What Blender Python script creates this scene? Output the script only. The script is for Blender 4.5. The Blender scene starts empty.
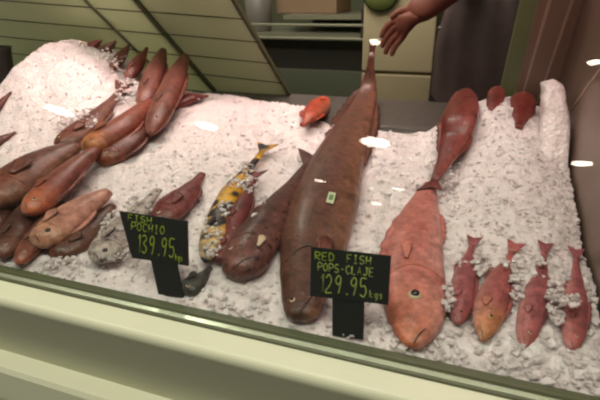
import bpy, bmesh, math, random
import numpy as np
from mathutils import Vector, Matrix, noise

rnd = random.Random(7)
C = bpy.context.scene.collection
Z0 = 0.95                      # height of the glass foot above the floor
F = 480.0                      # focal length in pixels of the 600 px frame

# ------------------------------------------------------------------ camera
YAW, PITCH, ROLL = [math.radians(a) for a in (20.0, 24.0, -1.0)]
CAM = np.array([0.0, -0.45, Z0 + 0.40])
_fw = np.array([-math.sin(YAW) * math.cos(PITCH), math.cos(YAW) * math.cos(PITCH), -math.sin(PITCH)])
_rt = np.array([math.cos(YAW), math.sin(YAW), 0.0])
_up = np.cross(_rt, _fw)
RT = _rt * math.cos(ROLL) + _up * math.sin(ROLL)
UP = -_rt * math.sin(ROLL) + _up * math.cos(ROLL)
FW = _fw
cd = bpy.data.cameras.new('camera')
cam = bpy.data.objects.new('camera', cd)
C.objects.link(cam)
cd.sensor_width = 36.0
cd.lens = F / 600.0 * 36.0
cd.clip_start = 0.02
m = Matrix.Identity(4)
for i in range(3):
    m[i][0] = RT[i]; m[i][1] = UP[i]; m[i][2] = -FW[i]; m[i][3] = CAM[i]
cam.matrix_world = m
bpy.context.scene.camera = cam


def ray(px, py):
    return FW + RT * (px - 300) / F - UP * (py - 200) / F


def proj(P):
    v = np.array(P) - CAM
    w = v @ FW
    return np.array([300 + F * (v @ RT) / w, 200 - F * (v @ UP) / w])


def at_y(px, py, Y):
    d = ray(px, py)
    return CAM + d * ((Y - CAM[1]) / d[1])


def at_x(px, py, X):
    d = ray(px, py)
    return CAM + d * ((X - CAM[0]) / d[0])


def at_plane(px, py, p0, n):
    d = ray(px, py)
    return CAM + d * (((np.array(p0) - CAM) @ np.array(n)) / (d @ np.array(n)))


# ------------------------------------------------------------------ ice bed shape
def g(x, y, cx, cy, sx, sy):
    return math.exp(-((x - cx) / sx) ** 2 - ((y - cy) / sy) ** 2)


def smooth(a, b, t):
    t = min(1, max(0, (t - a) / (b - a)))
    return t * t * (3 - 2 * t)


X_END = 0.185


def back_edge(x):
    return 0.80 - 0.055 * smooth(-0.92, -0.80, x) - 0.09 * smooth(-0.40, -0.33, x) + 0.11 * smooth(-0.09, -0.03, x)


def ice_h(x, y):
    h = 0.15 * y - 0.004
    h += 0.165 * g(x, y, -1.13, 0.66, 0.27 if x > -1.13 else 0.155, 0.24)
    h += 0.035 * g(x, y, -0.60, 0.55, 0.25, 0.3)
    h += 0.068 * g(x, y, 0.07, 0.64, 0.11, 0.17)
    h += 0.02 * g(x, y, 0.10, 0.40, 0.10, 0.2)
    b = back_edge(x)
    if y > b - 0.05:
        k = smooth(b - 0.05, b + 0.015, y)
        h = h * (1 - k) + 0.07 * k
    return Z0 + h


def hit(px, py, lift=0.0):
    d = ray(px, py)
    t = 0.2
    while t < 3.5:
        P = CAM + d * t
        if P[1] > -0.05 and P[2] < ice_h(P[0], P[1]) + lift:
            for _ in range(12):
                pass
            return P
        t += 0.002
    return at_y(px, py, 0.8)


def normal(P):
    e = 0.02
    nx = (ice_h(P[0] - e, P[1]) - ice_h(P[0] + e, P[1])) / (2 * e)
    ny = (ice_h(P[0], P[1] - e) - ice_h(P[0], P[1] + e)) / (2 * e)
    n = np.array([nx * 0.6, ny, 1.0])
    return n / np.linalg.norm(n)


# ------------------------------------------------------------------ materials
def lin(c):
    return tuple(((v / 255.0) / 12.92 if v / 255.0 <= 0.04045 else ((v / 255.0 + 0.055) / 1.055) ** 2.4) for v in c) + (1.0,)


def new_mat(name):
    mt = bpy.data.materials.new(name)
    mt.use_nodes = True
    nt = mt.node_tree
    return mt, nt, nt.nodes['Principled BSDF'], nt.nodes['Material Output']


def simple(name, col, rough=0.5, metal=0.0, noise_amt=0.12, scale=30.0, bump=0.0, spec=0.5, emit=None, estr=0):
    mt, nt, b, o = new_mat(name)
    tc = nt.nodes.new('ShaderNodeTexCoord')
    nz = nt.nodes.new('ShaderNodeTexNoise'); nz.inputs['Scale'].default_value = scale; nz.inputs['Detail'].default_value = 4
    nt.links.new(tc.outputs['Object'], nz.inputs['Vector'])
    mx = nt.nodes.new('ShaderNodeMix'); mx.data_type = 'RGBA'
    c = lin(col)
    mx.inputs[6].default_value = tuple(v * (1 - noise_amt) for v in c[:3]) + (1,)
    mx.inputs[7].default_value = tuple(min(1, v * (1 + noise_amt)) for v in c[:3]) + (1,)
    nt.links.new(nz.outputs['Fac'], mx.inputs[0])
    nt.links.new(mx.outputs[2], b.inputs['Base Color'])
    b.inputs['Roughness'].default_value = rough
    b.inputs['Metallic'].default_value = metal
    b.inputs['Specular IOR Level'].default_value = spec
    if bump:
        bp = nt.nodes.new('ShaderNodeBump'); bp.inputs['Strength'].default_value = bump; bp.inputs['Distance'].default_value = 0.003
        nt.links.new(nz.outputs['Fac'], bp.inputs['Height'])
        nt.links.new(bp.outputs['Normal'], b.inputs['Normal'])
    if emit:
        b.inputs['Emission Color'].default_value = lin(emit)
        b.inputs['Emission Strength'].default_value = estr
    return mt


def fish_mat(name, head, body, belly, dark, speck=0.0, speck_scale=60.0, speck_size=0.22, rough=0.42, scale_size=170.0):
    """skin: colour runs from head to tail (u) and back to belly (v), with scales and mottling"""
    mt, nt, b, o = new_mat(name)
    N = nt.nodes.new; L = nt.links.new
    def lin(c, _l=globals()['lin']):
        return tuple(v * 0.66 for v in _l(c)[:3]) + (1,)
    uv = N('ShaderNodeUVMap')
    sp = N('ShaderNodeSeparateXYZ'); L(uv.outputs['UV'], sp.inputs[0])
    r1 = N('ShaderNodeValToRGB')
    r1.color_ramp.elements[0].position = 0.05; r1.color_ramp.elements[0].color = lin(head)
    r1.color_ramp.elements[1].position = 0.42; r1.color_ramp.elements[1].color = lin(body)
    L(sp.outputs['X'], r1.inputs[0])
    # belly on one flank edge (v about 0.5), back on the other (v about 0 / 1)
    r2 = N('ShaderNodeValToRGB')
    r2.color_ramp.elements[0].position = 0.28; r2.color_ramp.elements[0].color = (0, 0, 0, 1)
    r2.color_ramp.elements[1].position = 0.5; r2.color_ramp.elements[1].color = (1, 1, 1, 1)
    pm = N('ShaderNodeMath'); pm.operation = 'PINGPONG'; pm.inputs[1].default_value = 0.5
    L(sp.outputs['Y'], pm.inputs[0]); L(pm.outputs[0], r2.inputs[0])
    m1 = N('ShaderNodeMix'); m1.data_type = 'RGBA'
    L(r2.outputs[0], m1.inputs[0]); L(r1.outputs[0], m1.inputs[6]); m1.inputs[7].default_value = lin(belly)
    tc = N('ShaderNodeTexCoord')
    nz = N('ShaderNodeTexNoise'); nz.inputs['Scale'].default_value = 28; nz.inputs['Detail'].default_value = 6; nz.inputs['Roughness'].default_value = 0.65
    L(tc.outputs['Object'], nz.inputs['Vector'])
    r3 = N('ShaderNodeValToRGB')
    r3.color_ramp.elements[0].position = 0.45; r3.color_ramp.elements[0].color = (0, 0, 0, 1)
    r3.color_ramp.elements[1].position = 0.72; r3.color_ramp.elements[1].color = (0.75, 0.75, 0.75, 1)
    L(nz.outputs['Fac'], r3.inputs[0])
    m2 = N('ShaderNodeMix'); m2.data_type = 'RGBA'
    L(r3.outputs[0], m2.inputs[0]); L(m1.outputs[2], m2.inputs[6]); m2.inputs[7].default_value = lin(dark)
    last = m2
    if speck:
        vo = N('ShaderNodeTexVoronoi'); vo.inputs['Scale'].default_value = speck_scale
        L(tc.outputs['Object'], vo.inputs['Vector'])
        r4 = N('ShaderNodeValToRGB')
        r4.color_ramp.elements[0].position = speck_size; r4.color_ramp.elements[0].color = (speck, speck, speck, 1)
        r4.color_ramp.elements[1].position = speck_size + 0.16; r4.color_ramp.elements[1].color = (0, 0, 0, 1)
        L(vo.outputs['Distance'], r4.inputs[0])
        m3 = N('ShaderNodeMix'); m3.data_type = 'RGBA'
        L(r4.outputs[0], m3.inputs[0]); L(m2.outputs[2], m3.inputs[6]); m3.inputs[7].default_value = lin(dark)
        last = m3
    n2 = N('ShaderNodeTexNoise'); n2.inputs['Scale'].default_value = 75; n2.inputs['Detail'].default_value = 5; n2.inputs['Roughness'].default_value = 0.7
    L(tc.outputs['Object'], n2.inputs['Vector'])
    mr = N('ShaderNodeMapRange'); mr.inputs[1].default_value = 0.3; mr.inputs[2].default_value = 0.7; mr.inputs[3].default_value = 0.62; mr.inputs[4].default_value = 1.5
    L(n2.outputs['Fac'], mr.inputs[0])
    hs = N('ShaderNodeHueSaturation'); L(mr.outputs[0], hs.inputs['Value']); L(last.outputs[2], hs.inputs['Color'])
    L(hs.outputs[0], b.inputs['Base Color'])
    vs = N('ShaderNodeTexVoronoi'); vs.inputs['Scale'].default_value = scale_size
    L(tc.outputs['Object'], vs.inputs['Vector'])
    bp = N('ShaderNodeBump'); bp.inputs['Strength'].default_value = 0.35; bp.inputs['Distance'].default_value = 0.002
    L(vs.outputs['Distance'], bp.inputs['Height']); L(bp.outputs['Normal'], b.inputs['Normal'])
    b.inputs['Roughness'].default_value = rough
    b.inputs['Coat Weight'].default_value = 0.22
    b.inputs['Coat Roughness'].default_value = 0.24
    b.inputs['Specular IOR Level'].default_value = 0.35
    b.inputs['Subsurface Weight'].default_value = 0.08
    b.inputs['Subsurface Radius'].default_value = (0.01, 0.004, 0.002)
    return mt


def ice_mat():
    mt, nt, b, o = new_mat('crushed ice')
    N = nt.nodes.new; L = nt.links.new
    tc = N('ShaderNodeTexCoord')
    nz = N('ShaderNodeTexNoise'); nz.inputs['Scale'].default_value = 55; nz.inputs['Detail'].default_value = 5
    L(tc.outputs['Object'], nz.inputs['Vector'])
    mx = N('ShaderNodeMix'); mx.data_type = 'RGBA'
    mx.inputs[6].default_value = (0.76, 0.655, 0.66, 1); mx.inputs[7].default_value = (0.91, 0.80, 0.805, 1)
    L(nz.outputs['Fac'], mx.inputs[0]); L(mx.outputs[2], b.inputs['Base Color'])
    vo = N('ShaderNodeTexVoronoi'); vo.inputs['Scale'].default_value = 130
    L(tc.outputs['Object'], vo.inputs['Vector'])
    bp = N('ShaderNodeBump'); bp.inputs['Strength'].default_value = 0.5; bp.inputs['Distance'].default_value = 0.004
    L(vo.outputs['Distance'], bp.inputs['Height']); L(bp.outputs['Normal'], b.inputs['Normal'])
    b.inputs['Roughness'].default_value = 0.28
    b.inputs['Subsurface Weight'].default_value = 0.5
    b.inputs['Subsurface Radius'].default_value = (0.02, 0.018, 0.017)
    b.inputs['Subsurface Scale'].default_value = 0.9
    return mt


def glass_mat():
    mt, nt, b, o = new_mat('clear display glass')
    N = nt.nodes.new; L = nt.links.new
    nt.nodes.remove(b)
    tr = N('ShaderNodeBsdfTransparent'); tr.inputs[0].default_value = (0.97, 0.985, 0.965, 1)
    gl = N('ShaderNodeBsdfGlossy'); gl.inputs['Roughness'].default_value = 0.0
    lw = N('ShaderNodeFresnel'); lw.inputs[0].default_value = 1.5
    ge = N('ShaderNodeNewGeometry')
    mu = N('ShaderNodeMath'); mu.operation = 'SUBTRACT'; mu.inputs[0].default_value = 1.0
    L(ge.outputs['Backfacing'], mu.inputs[1])
    m2 = N('ShaderNodeMath'); m2.operation = 'MULTIPLY'
    L(mu.outputs[0], m2.inputs[0]); L(lw.outputs[0], m2.inputs[1])
    ms = N('ShaderNodeMixShader')
    L(m2.outputs[0], ms.inputs[0]); L(tr.outputs[0], ms.inputs[1]); L(gl.outputs[0], ms.inputs[2])
    L(ms.outputs[0], o.inputs['Surface'])
    return mt


def panel_mat(k=1.0):
    """pale green wall panel: thin dark level grooves"""
    mt, nt, b, o = new_mat('pale green panel')
    N = nt.nodes.new; L = nt.links.new
    ge = N('ShaderNodeNewGeometry'); sp = N('ShaderNodeSeparateXYZ'); L(ge.outputs['Position'], sp.inputs[0])
    ml = N('ShaderNodeMath'); ml.operation = 'MULTIPLY_ADD'; ml.inputs[1].default_value = 17.0
    nx = N('ShaderNodeMath'); nx.operation = 'MULTIPLY'; nx.inputs[1].default_value = 1.1
    L(sp.outputs['X'], nx.inputs[0]); L(sp.outputs['Z'], ml.inputs[0]); L(nx.outputs[0], ml.inputs[2])
    fr = N('ShaderNodeMath'); fr.operation = 'FRACT'; L(ml.outputs[0], fr.inputs[0])
    lt = N('ShaderNodeMath'); lt.operation = 'LESS_THAN'; lt.inputs[1].default_value = 0.06; L(fr.outputs[0], lt.inputs[0])
    nz = N('ShaderNodeTexNoise'); nz.inputs['Scale'].default_value = 3.0; L(ge.outputs['Position'], nz.inputs['Vector'])
    m0 = N('ShaderNodeMix'); m0.data_type = 'RGBA'
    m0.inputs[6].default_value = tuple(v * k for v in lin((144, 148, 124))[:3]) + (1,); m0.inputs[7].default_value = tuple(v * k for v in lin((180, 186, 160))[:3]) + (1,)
    L(nz.outputs['Fac'], m0.inputs[0])
    m1 = N('ShaderNodeMix'); m1.data_type = 'RGBA'; m1.inputs[7].default_value = lin((66, 74, 58))
    L(lt.outputs[0], m1.inputs[0]); L(m0.outputs[2], m1.inputs[6]); L(m1.outputs[2], b.inputs['Base Color'])
    b.inputs['Roughness'].default_value = 0.35
    tl = N('ShaderNodeBsdfTranslucent'); L(m1.outputs[2], tl.inputs['Color'])
    ms = N('ShaderNodeMixShader'); ms.inputs[0].default_value = 0.45
    L(b.outputs[0], ms.inputs[1]); L(tl.outputs[0], ms.inputs[2]); L(ms.outputs[0], o.inputs['Surface'])
    return mt


M = dict(
    ice=ice_mat(), glass=glass_mat(), panel=panel_mat(1.35), litpanel=panel_mat(1.75),  # second panel colour is raised to paint in stronger light on the left panels
    rail=simple('pale green enamel', (212, 213, 184), 0.32, 0.0, 0.04, 8),
    gasket=simple('dark green gasket', (84, 88, 62), 0.4, 0.0, 0.1, 20),
    lip=simple('bright aluminium lip', (200, 208, 180), 0.25, 0.6, 0.03, 20),
    steel=simple('brushed steel', (118, 112, 108), 0.4, 0.75, 0.3, 60, 0.2),
    brown=simple('brown coated metal', (130, 106, 94), 0.35, 0.3, 0.1, 12),
    brownpost=simple('brown post coating', (160, 132, 118), 0.35, 0.2, 0.1, 12),
    brownlight=simple('pale brown edge', (205, 178, 160), 0.3, 0.3, 0.1, 12),  # lighter brown for the thin strips on post and end panel
    green=simple('green plastic strip', (136, 152, 104), 0.45, 0.0, 0.15, 10),
    cream=simple('cream enamel', (200, 180, 148), 0.4, 0.0, 0.06, 6),
    creamdark=simple('cream groove shade', (150, 138, 104), 0.5, 0.0, 0.06, 6),
    bucket=simple('grey white plastic', (118, 110, 104), 0.45, 0.0, 0.04, 10),
    dark=simple('dark cabinet', (44, 40, 34), 0.6, 0.0, 0.2, 10),
    plinth=simple('grey green base', (100, 102, 86), 0.5, 0.0, 0.08, 10),
    bench=simple('bench steel', (150, 146, 128), 0.35, 0.5, 0.1, 30),
    box=simple('brown cardboard', (140, 112, 90), 0.8, 0.0, 0.1, 20),
    wall=simple('grey green wall tile', (88, 88, 66), 0.5, 0.0, 0.1, 5),
    floor=simple('dark floor tile', (70, 66, 58), 0.4, 0.0, 0.2, 8),
    ceil=simple('pale ceiling', (150, 152, 132), 0.8, 0.0, 0.05, 5),
    black=simple('matt black board', (26, 26, 26), 0.55, 0.0, 0.15, 60),
    chalk=simple('yellow green chalk', (150, 168, 38), 0.7, 0.0, 0.25, 300),
    chalkpale=simple('pale green chalk', (158, 170, 84), 0.7, 0.0, 0.3, 300),
    skin=simple('brown skin', (152, 86, 74), 0.5, 0.0, 0.1, 25),
    shirt=simple('black cloth', (30, 26, 27), 0.85, 0.0, 0.25, 40, 0.3),
    apron=simple('dark grey apron cloth', (92, 72, 72), 0.8, 0.0, 0.25, 30, 0.3),
    hair=simple('dark hair', (26, 20, 17), 0.6, 0.0, 0.2, 60),
    white=simple('white', (225, 220, 210), 0.5, 0.0, 0.05, 40),
    pupil=simple('black pupil', (16, 12, 12), 0.12, 0.0, 0.0, 40),
    eyering=simple('pale eye ring', (205, 178, 150), 0.2, 0.0, 0.1, 80),
    eyegold=simple('golden eye ring', (200, 150, 84), 0.2, 0.0, 0.1, 80),
    mouth=simple('dark mouth', (60, 26, 24), 0.4, 0.0, 0.1, 60),
    lamp=simple('lamp diffuser', (255, 250, 235), 0.5, 0.0, 0.0, 5, emit=(255, 246, 228), estr=38),
    bowlgreen=simple('pale green plastic', (150, 160, 92), 0.4, 0.0, 0.08, 10),
    rimdark=simple('dark green rim', (40, 50, 26), 0.4, 0.0, 0.1, 10),
    tag=simple('pale green tag', (206, 214, 180), 0.4, 0.0, 0.1, 40),
    tagdark=simple('green tag print', (108, 140, 92), 0.4, 0.0, 0.1, 40),
)
FM = dict(
    redbrown=fish_mat('red brown fish skin', (144, 78, 60), (132, 72, 60), (176, 122, 104), (80, 42, 38)),
    brown=fish_mat('brown fish skin', (158, 84, 60), (122, 68, 58), (172, 116, 96), (78, 42, 38)),
    orange=fish_mat('orange headed fish skin', (226, 124, 84), (150, 80, 70), (206, 146, 124), (108, 54, 46)),
    gold=fish_mat('golden headed fish skin', (226, 142, 82), (160, 80, 62), (206, 134, 104), (116, 56, 44)),
    pale=fish_mat('pale tan fish skin', (232, 166, 132), (222, 154, 136), (244, 200, 178), (150, 90, 76)),
    darkbrown=fish_mat('dark brown fish skin', (128, 72, 52), (98, 58, 48), (132, 84, 66), (56, 32, 28)),
    cobia=fish_mat('long brown fish skin', (104, 66, 52), (120, 74, 60), (184, 132, 106), (70, 42, 34), 0, 50),
    grouper=fish_mat('dark mottled fish skin', (150, 92, 84), (104, 62, 56), (150, 96, 86), (46, 28, 28), 0.75, 75),
    red=fish_mat('pink red fish skin', (228, 132, 96), (222, 138, 128), (238, 176, 168), (190, 96, 88)),
    redorange=fish_mat('orange red fish skin', (146, 66, 54), (128, 52, 46), (180, 100, 90), (96, 40, 36)),
    bright=fish_mat('bright orange red fish skin', (222, 92, 56), (206, 84, 58), (220, 130, 96), (150, 52, 38)),
    pink=fish_mat('rose pink fish skin', (196, 108, 104), (176, 96, 100), (216, 156, 152), (120, 58, 62)),
    goldpink=fish_mat('golden headed pink fish skin', (224, 150, 96), (190, 102, 100), (222, 160, 150), (136, 66, 64)),
    darkred=fish_mat('dark red fish skin', (140, 62, 56), (128, 56, 56), (168, 92, 86), (70, 32, 36)),
    yellow=fish_mat('yellow and black fish skin', (224, 196, 150), (250, 184, 40), (236, 204, 170), (34, 30, 46), 0.98, 34, 0.40),
    speckled=fish_mat('pale speckled fish skin', (206, 186, 178), (212, 192, 186), (224, 206, 198), (92, 74, 78), 0.9, 85),
    grey=fish_mat('dark grey fish skin', (84, 82, 74), (92, 88, 82), (150, 140, 128), (46, 46, 44)),
)


# ------------------------------------------------------------------ mesh helpers
def link(name, me, mat=None, parent=None):
    o = bpy.data.objects.new(name, me)
    C.objects.link(o)
    if mat is not None and not me.materials:
        me.materials.append(mat)
    if parent is not None:
        o.parent = parent
        o.matrix_parent_inverse = Matrix.Translation(-parent.location)
    return o


def from_py(name, vs, fs, mat, parent=None, smooth_=True, uvs=None, origin=None):
    me = bpy.data.meshes.new(name)
    off = np.array(origin) if origin is not None else np.zeros(3)
    me.from_pydata([tuple(np.array(v) - off) for v in vs], [], fs)
    if uvs is not None:
        ul = me.uv_layers.new(name='UVMap')
        for lp in me.loops:
            ul.data[lp.index].uv = uvs[lp.vertex_index]
    bm = bmesh.new(); bm.from_mesh(me)
    bmesh.ops.recalc_face_normals(bm, faces=bm.faces); bm.to_mesh(me); bm.free()
    if smooth_:
        me.polygons.foreach_set('use_smooth', [True] * len(me.polygons))
    me.update()
    o = link(name, me, mat, parent)
    if origin is not None:
        o.location = off
    return o


def bm_obj(name, bm, mat, parent=None, smooth_=False):
    bmesh.ops.recalc_face_normals(bm, faces=bm.faces)
    me = bpy.data.meshes.new(name)
    bm.to_mesh(me); bm.free()
    if smooth_:
        me.polygons.foreach_set('use_smooth', [True] * len(me.polygons))
    return link(name, me, mat, parent)


def add_box(bm, c, s, rot=None, bevel=0.0):
    r = bmesh.ops.create_cube(bm, size=1.0)
    vs = r['verts']
    bmesh.ops.scale(bm, vec=s, verts=vs)
    if bevel:
        es = list({e for v in vs for e in v.link_edges})
        rr = bmesh.ops.bevel(bm, geom=es, offset=bevel, segments=2, affect='EDGES', profile=0.5)
        vs = list({v for f in rr['faces'] for v in f.verts} | {v for v in vs if v.is_valid})
    if rot is not None:
        bmesh.ops.rotate(bm, cent=(0, 0, 0), matrix=rot, verts=vs)
    bmesh.ops.translate(bm, vec=c, verts=vs)


def box(name, c, s, mat, parent=None, rot=None, bevel=0.0):
    bm = bmesh.new(); add_box(bm, c, s, rot, bevel)
    return bm_obj(name, bm, mat, parent)


def lathe(name, prof, c, mat, parent=None, seg=40, axis=None):
    vs, fs = [], []
    n = len(prof)
    for i in range(seg):
        a = 2 * math.pi * i / seg
        for r, z in prof:
            p = Vector((r * math.cos(a), r * math.sin(a), z))
            if axis is not None:
                p = axis @ p
            vs.append((c[0] + p.x, c[1] + p.y, c[2] + p.z))
    for i in range(seg):
        j = (i + 1) % seg
        for k in range(n - 1):
            fs.append((i * n + k, j * n + k, j * n + k + 1, i * n + k + 1))
    me_o = from_py(name, vs, fs, mat, parent)
    return me_o


def slab(name, pts, thick, nrm, mat, parent=None):
    """a flat polygon given thickness along nrm"""
    n = len(pts); nrm = np.array(nrm)
    vs = [np.array(p) for p in pts] + [np.array(p) + nrm * thick for p in pts]
    fs = [tuple(range(n)), tuple(range(2 * n - 1, n - 1, -1))]
    for i in range(n):
        j = (i + 1) % n
        fs.append((i, j, n + j, n + i))
    return from_py(name, vs, fs, mat, parent, smooth_=False)


def extrude_x(name, prof, x0, x1, mat, parent=None, smooth_=False):
    """profile of (y, z) swept along x"""
    n = len(prof)
    vs = [(x0, y, z) for y, z in prof] + [(x1, y, z) for y, z in prof]
    fs = [tuple(range(n)), tuple(range(2 * n - 1, n - 1, -1))]
    for i in range(n):
        j = (i + 1) % n
        fs.append((i, j, n + j, n + i))
    return from_py(name, vs, fs, mat, parent, smooth_)


def struct(o):
    o['kind'] = 'structure'
    return o


def tag(o, label, cat, group=None, kind=None):
    o['label'] = label; o['category'] = cat
    if group:
        o['group'] = group
    if kind:
        o['kind'] = kind
    return o


def empty(name, loc):
    o = bpy.data.objects.new(name, None)
    o.empty_display_size = 0.03
    C.objects.link(o); o.location = tuple(loc)
    return o


# ------------------------------------------------------------------ crushed ice
def build_ice():
    x0, x1, y0, y1 = -2.0, X_END - 0.006, 0.0095, 0.83
    nx, ny = 330, 130
    vs, fs = [], []
    for j in range(ny + 1):
        y = y0 + (y1 - y0) * j / ny
        for i in range(nx + 1):
            x = x0 + (x1 - x0) * i / nx
            z = ice_h(x, y)
            k = noise.noise(Vector((x * 45, y * 45, 0))) * 0.006 + noise.noise(Vector((x * 110, y * 110, 3))) * 0.004
            k += noise.noise(Vector((x * 14, y * 14, 7))) * 0.010
            vs.append((x, y, z + (k + 0.0036) * smooth(0.006, 0.05, y)))
    for j in range(ny):
        for i in range(nx):
            a = j * (nx + 1) + i
            fs.append((a, a + 1, a + nx + 2, a + nx + 1))
    # loose flakes on the bed
    def flake(x, y, z, s):
        b = len(vs)
        R = Matrix.Rotation(rnd.uniform(0, 6.28), 3, 'Z') @ Matrix.Rotation(rnd.uniform(-0.55, 0.55), 3, 'X') @ Matrix.Rotation(rnd.uniform(-0.55, 0.55), 3, 'Y')
        sx, sy, sz = s * rnd.uniform(0.6, 1.3), s * rnd.uniform(0.5, 1.1), s * rnd.uniform(0.25, 0.6)
        for q in ((-1, -1, -1), (1, -1, -1), (1, 1, -1), (-1, 1, -1), (-1, -1, 1), (1, -1, 1), (1, 1, 1), (-1, 1, 1)):
            p = R @ Vector((q[0] * sx * rnd.uniform(0.5, 1), q[1] * sy * rnd.uniform(0.5, 1), q[2] * sz * rnd.uniform(0.6, 1)))
            vs.append((min(x + p.x, x1 + 0.003), max(y + p.y, 0.0085 + 0.34 * max(0, z + p.z - Z0)), z + p.z))
        for q in ((0, 3, 2, 1), (4, 5, 6, 7), (0, 1, 5, 4), (1, 2, 6, 5), (2, 3, 7, 6), (3, 0, 4, 7)):
            fs.append(tuple(b + k for k in q))
    n = 0
    while n < 22000:
        x = x0 + (x1 - x0) * (1 - rnd.random() ** 1.5)
        y = y0 + (y1 - 0.03 - y0) * rnd.random()
        if y > back_edge(x) - 0.005:
            continue
        s = 0.0018 + (0.0036 if x > -0.3 else 0.0024) * rnd.random() ** 3
        if x > 0.0 or y < 0.06:
            s *= 1.5 if y < 0.22 else 0.85
        if y < 0.06 and (-0.175 < x < -0.085 or -0.50 < x < -0.34):
            s *= 0.5
        z = ice_h(x, y) + noise.noise(Vector((x * 14, y * 14, 7))) * 0.010 + rnd.uniform(-0.002, 0.005)
        flake(x, y, z, s)
        n += 1
    # flakes spilled over some of the fish
    for (px, py, rx, ry, cnt, dz) in SPILLS:
        for _ in range(int(cnt * 0.8)):
            a = rnd.uniform(0, 6.28); r = math.sqrt(rnd.random())
            P = hit(px + rx * r * math.cos(a), py + ry * r * math.sin(a), dz + rnd.uniform(-0.006, 0.004))
            flake(P[0], P[1], P[2], 0.0022 + 0.0036 * rnd.random() ** 2)
    o = from_py('crushed_ice', vs, fs, M['ice'], None, smooth_=True)
    sm = np.zeros(len(o.data.polygons), dtype=bool); sm[:nx * ny] = True
    o.data.polygons.foreach_set('use_smooth', sm)
    o['kind'] = 'stuff'
    tag(o, 'white crushed ice heaped across the whole counter under the fish', 'ice')
    return o


# px, py, radius x, radius y, how many, height over the bed
SPILLS = [
    (72, 122, 22, 14, 160, 0.030), (88, 118, 10, 10, 60, 0.035),
    (128, 92, 14, 14, 120, 0.040), (110, 60, 18, 12, 120, 0.035),
    (118, 236, 18, 26, 260, 0.022), (140, 205, 14, 10, 60, 0.02),
    (213, 240, 9, 18, 90, 0.03), (243, 176, 14, 10, 70, 0.025), (225, 207, 7, 9, 60, 0.03), (247, 168, 8, 6, 40, 0.028), (236, 184, 6, 6, 40, 0.03), (210, 226, 6, 14, 50, 0.026),
    (262, 215, 8, 22, 60, 0.034), (250, 186, 8, 8, 40, 0.025),
    (448, 298, 5, 14, 40, 0.022), (462, 262, 5, 5, 14, 0.020), (480, 262, 8, 14, 50, 0.016),
    (517, 280, 7, 26, 80, 0.016), (556, 300, 8, 26, 100, 0.02), (572, 300, 9, 7, 34, 0.034),
    (506, 262, 4, 6, 14, 0.024), (541, 262, 4, 6, 14, 0.022), (440, 165, 10, 10, 60, 0.02),
    (445, 178, 14, 8, 70, 0.018), (60, 262, 26, 6, 70, 0.012), (186, 96, 18, 5, 60, 0.012),
]


# ------------------------------------------------------------------ fish
PROF = {
    'snapper': [(0, .10), (.03, .30), (.08, .52), (.15, .74), (.25, .93), (.36, 1), (.52, .93), (.70, .66), (.85, .36), (.94, .24), (1, .26)],
    'slim': [(0, .16), (.03, .42), (.08, .64), (.16, .84), (.28, .97), (.4, 1), (.58, .9), (.76, .6), (.9, .32), (1, .26)],
    'full': [(0, .24), (.04, .52), (.1, .74), (.2, .93), (.4, 1), (.62, .93), (.8, .74), (.92, .54), (1, .36)],
    'blunt': [(0, .34), (.03, .62), (.08, .82), (.16, .96), (.3, 1), (.5, .92), (.7, .66), (.87, .36), (1, .26)],
}


def interp(tab, t):
    for (a, va), (b, vb) in zip(tab, tab[1:]):
        if t <= b:
            u = (t - a) / (b - a)
            u = u * u * (3 - 2 * u) * 0.5 + u * 0.5
            return va + (vb - va) * u
    return tab[-1][1]


def catmull(P, t):
    n = len(P) - 1
    s = min(max(t, 0), 1) * n
    i = min(int(s), n - 1)
    u = s - i
    p1, p2 = P[i], P[i + 1]
    p0 = P[i - 1] if i > 0 else 2 * p1 - p2
    p3 = P[i + 2] if i + 2 <= n else 2 * p2 - p1
    return 0.5 * ((2 * p1) + (-p0 + p2) * u + (2 * p0 - 5 * p1 + 4 * p2 - p3) * u * u + (-p0 + 3 * p1 - 3 * p2 + p3) * u ** 3)


def unit(v):
    v = np.array(v, float)
    return v / np.linalg.norm(v)


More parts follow.
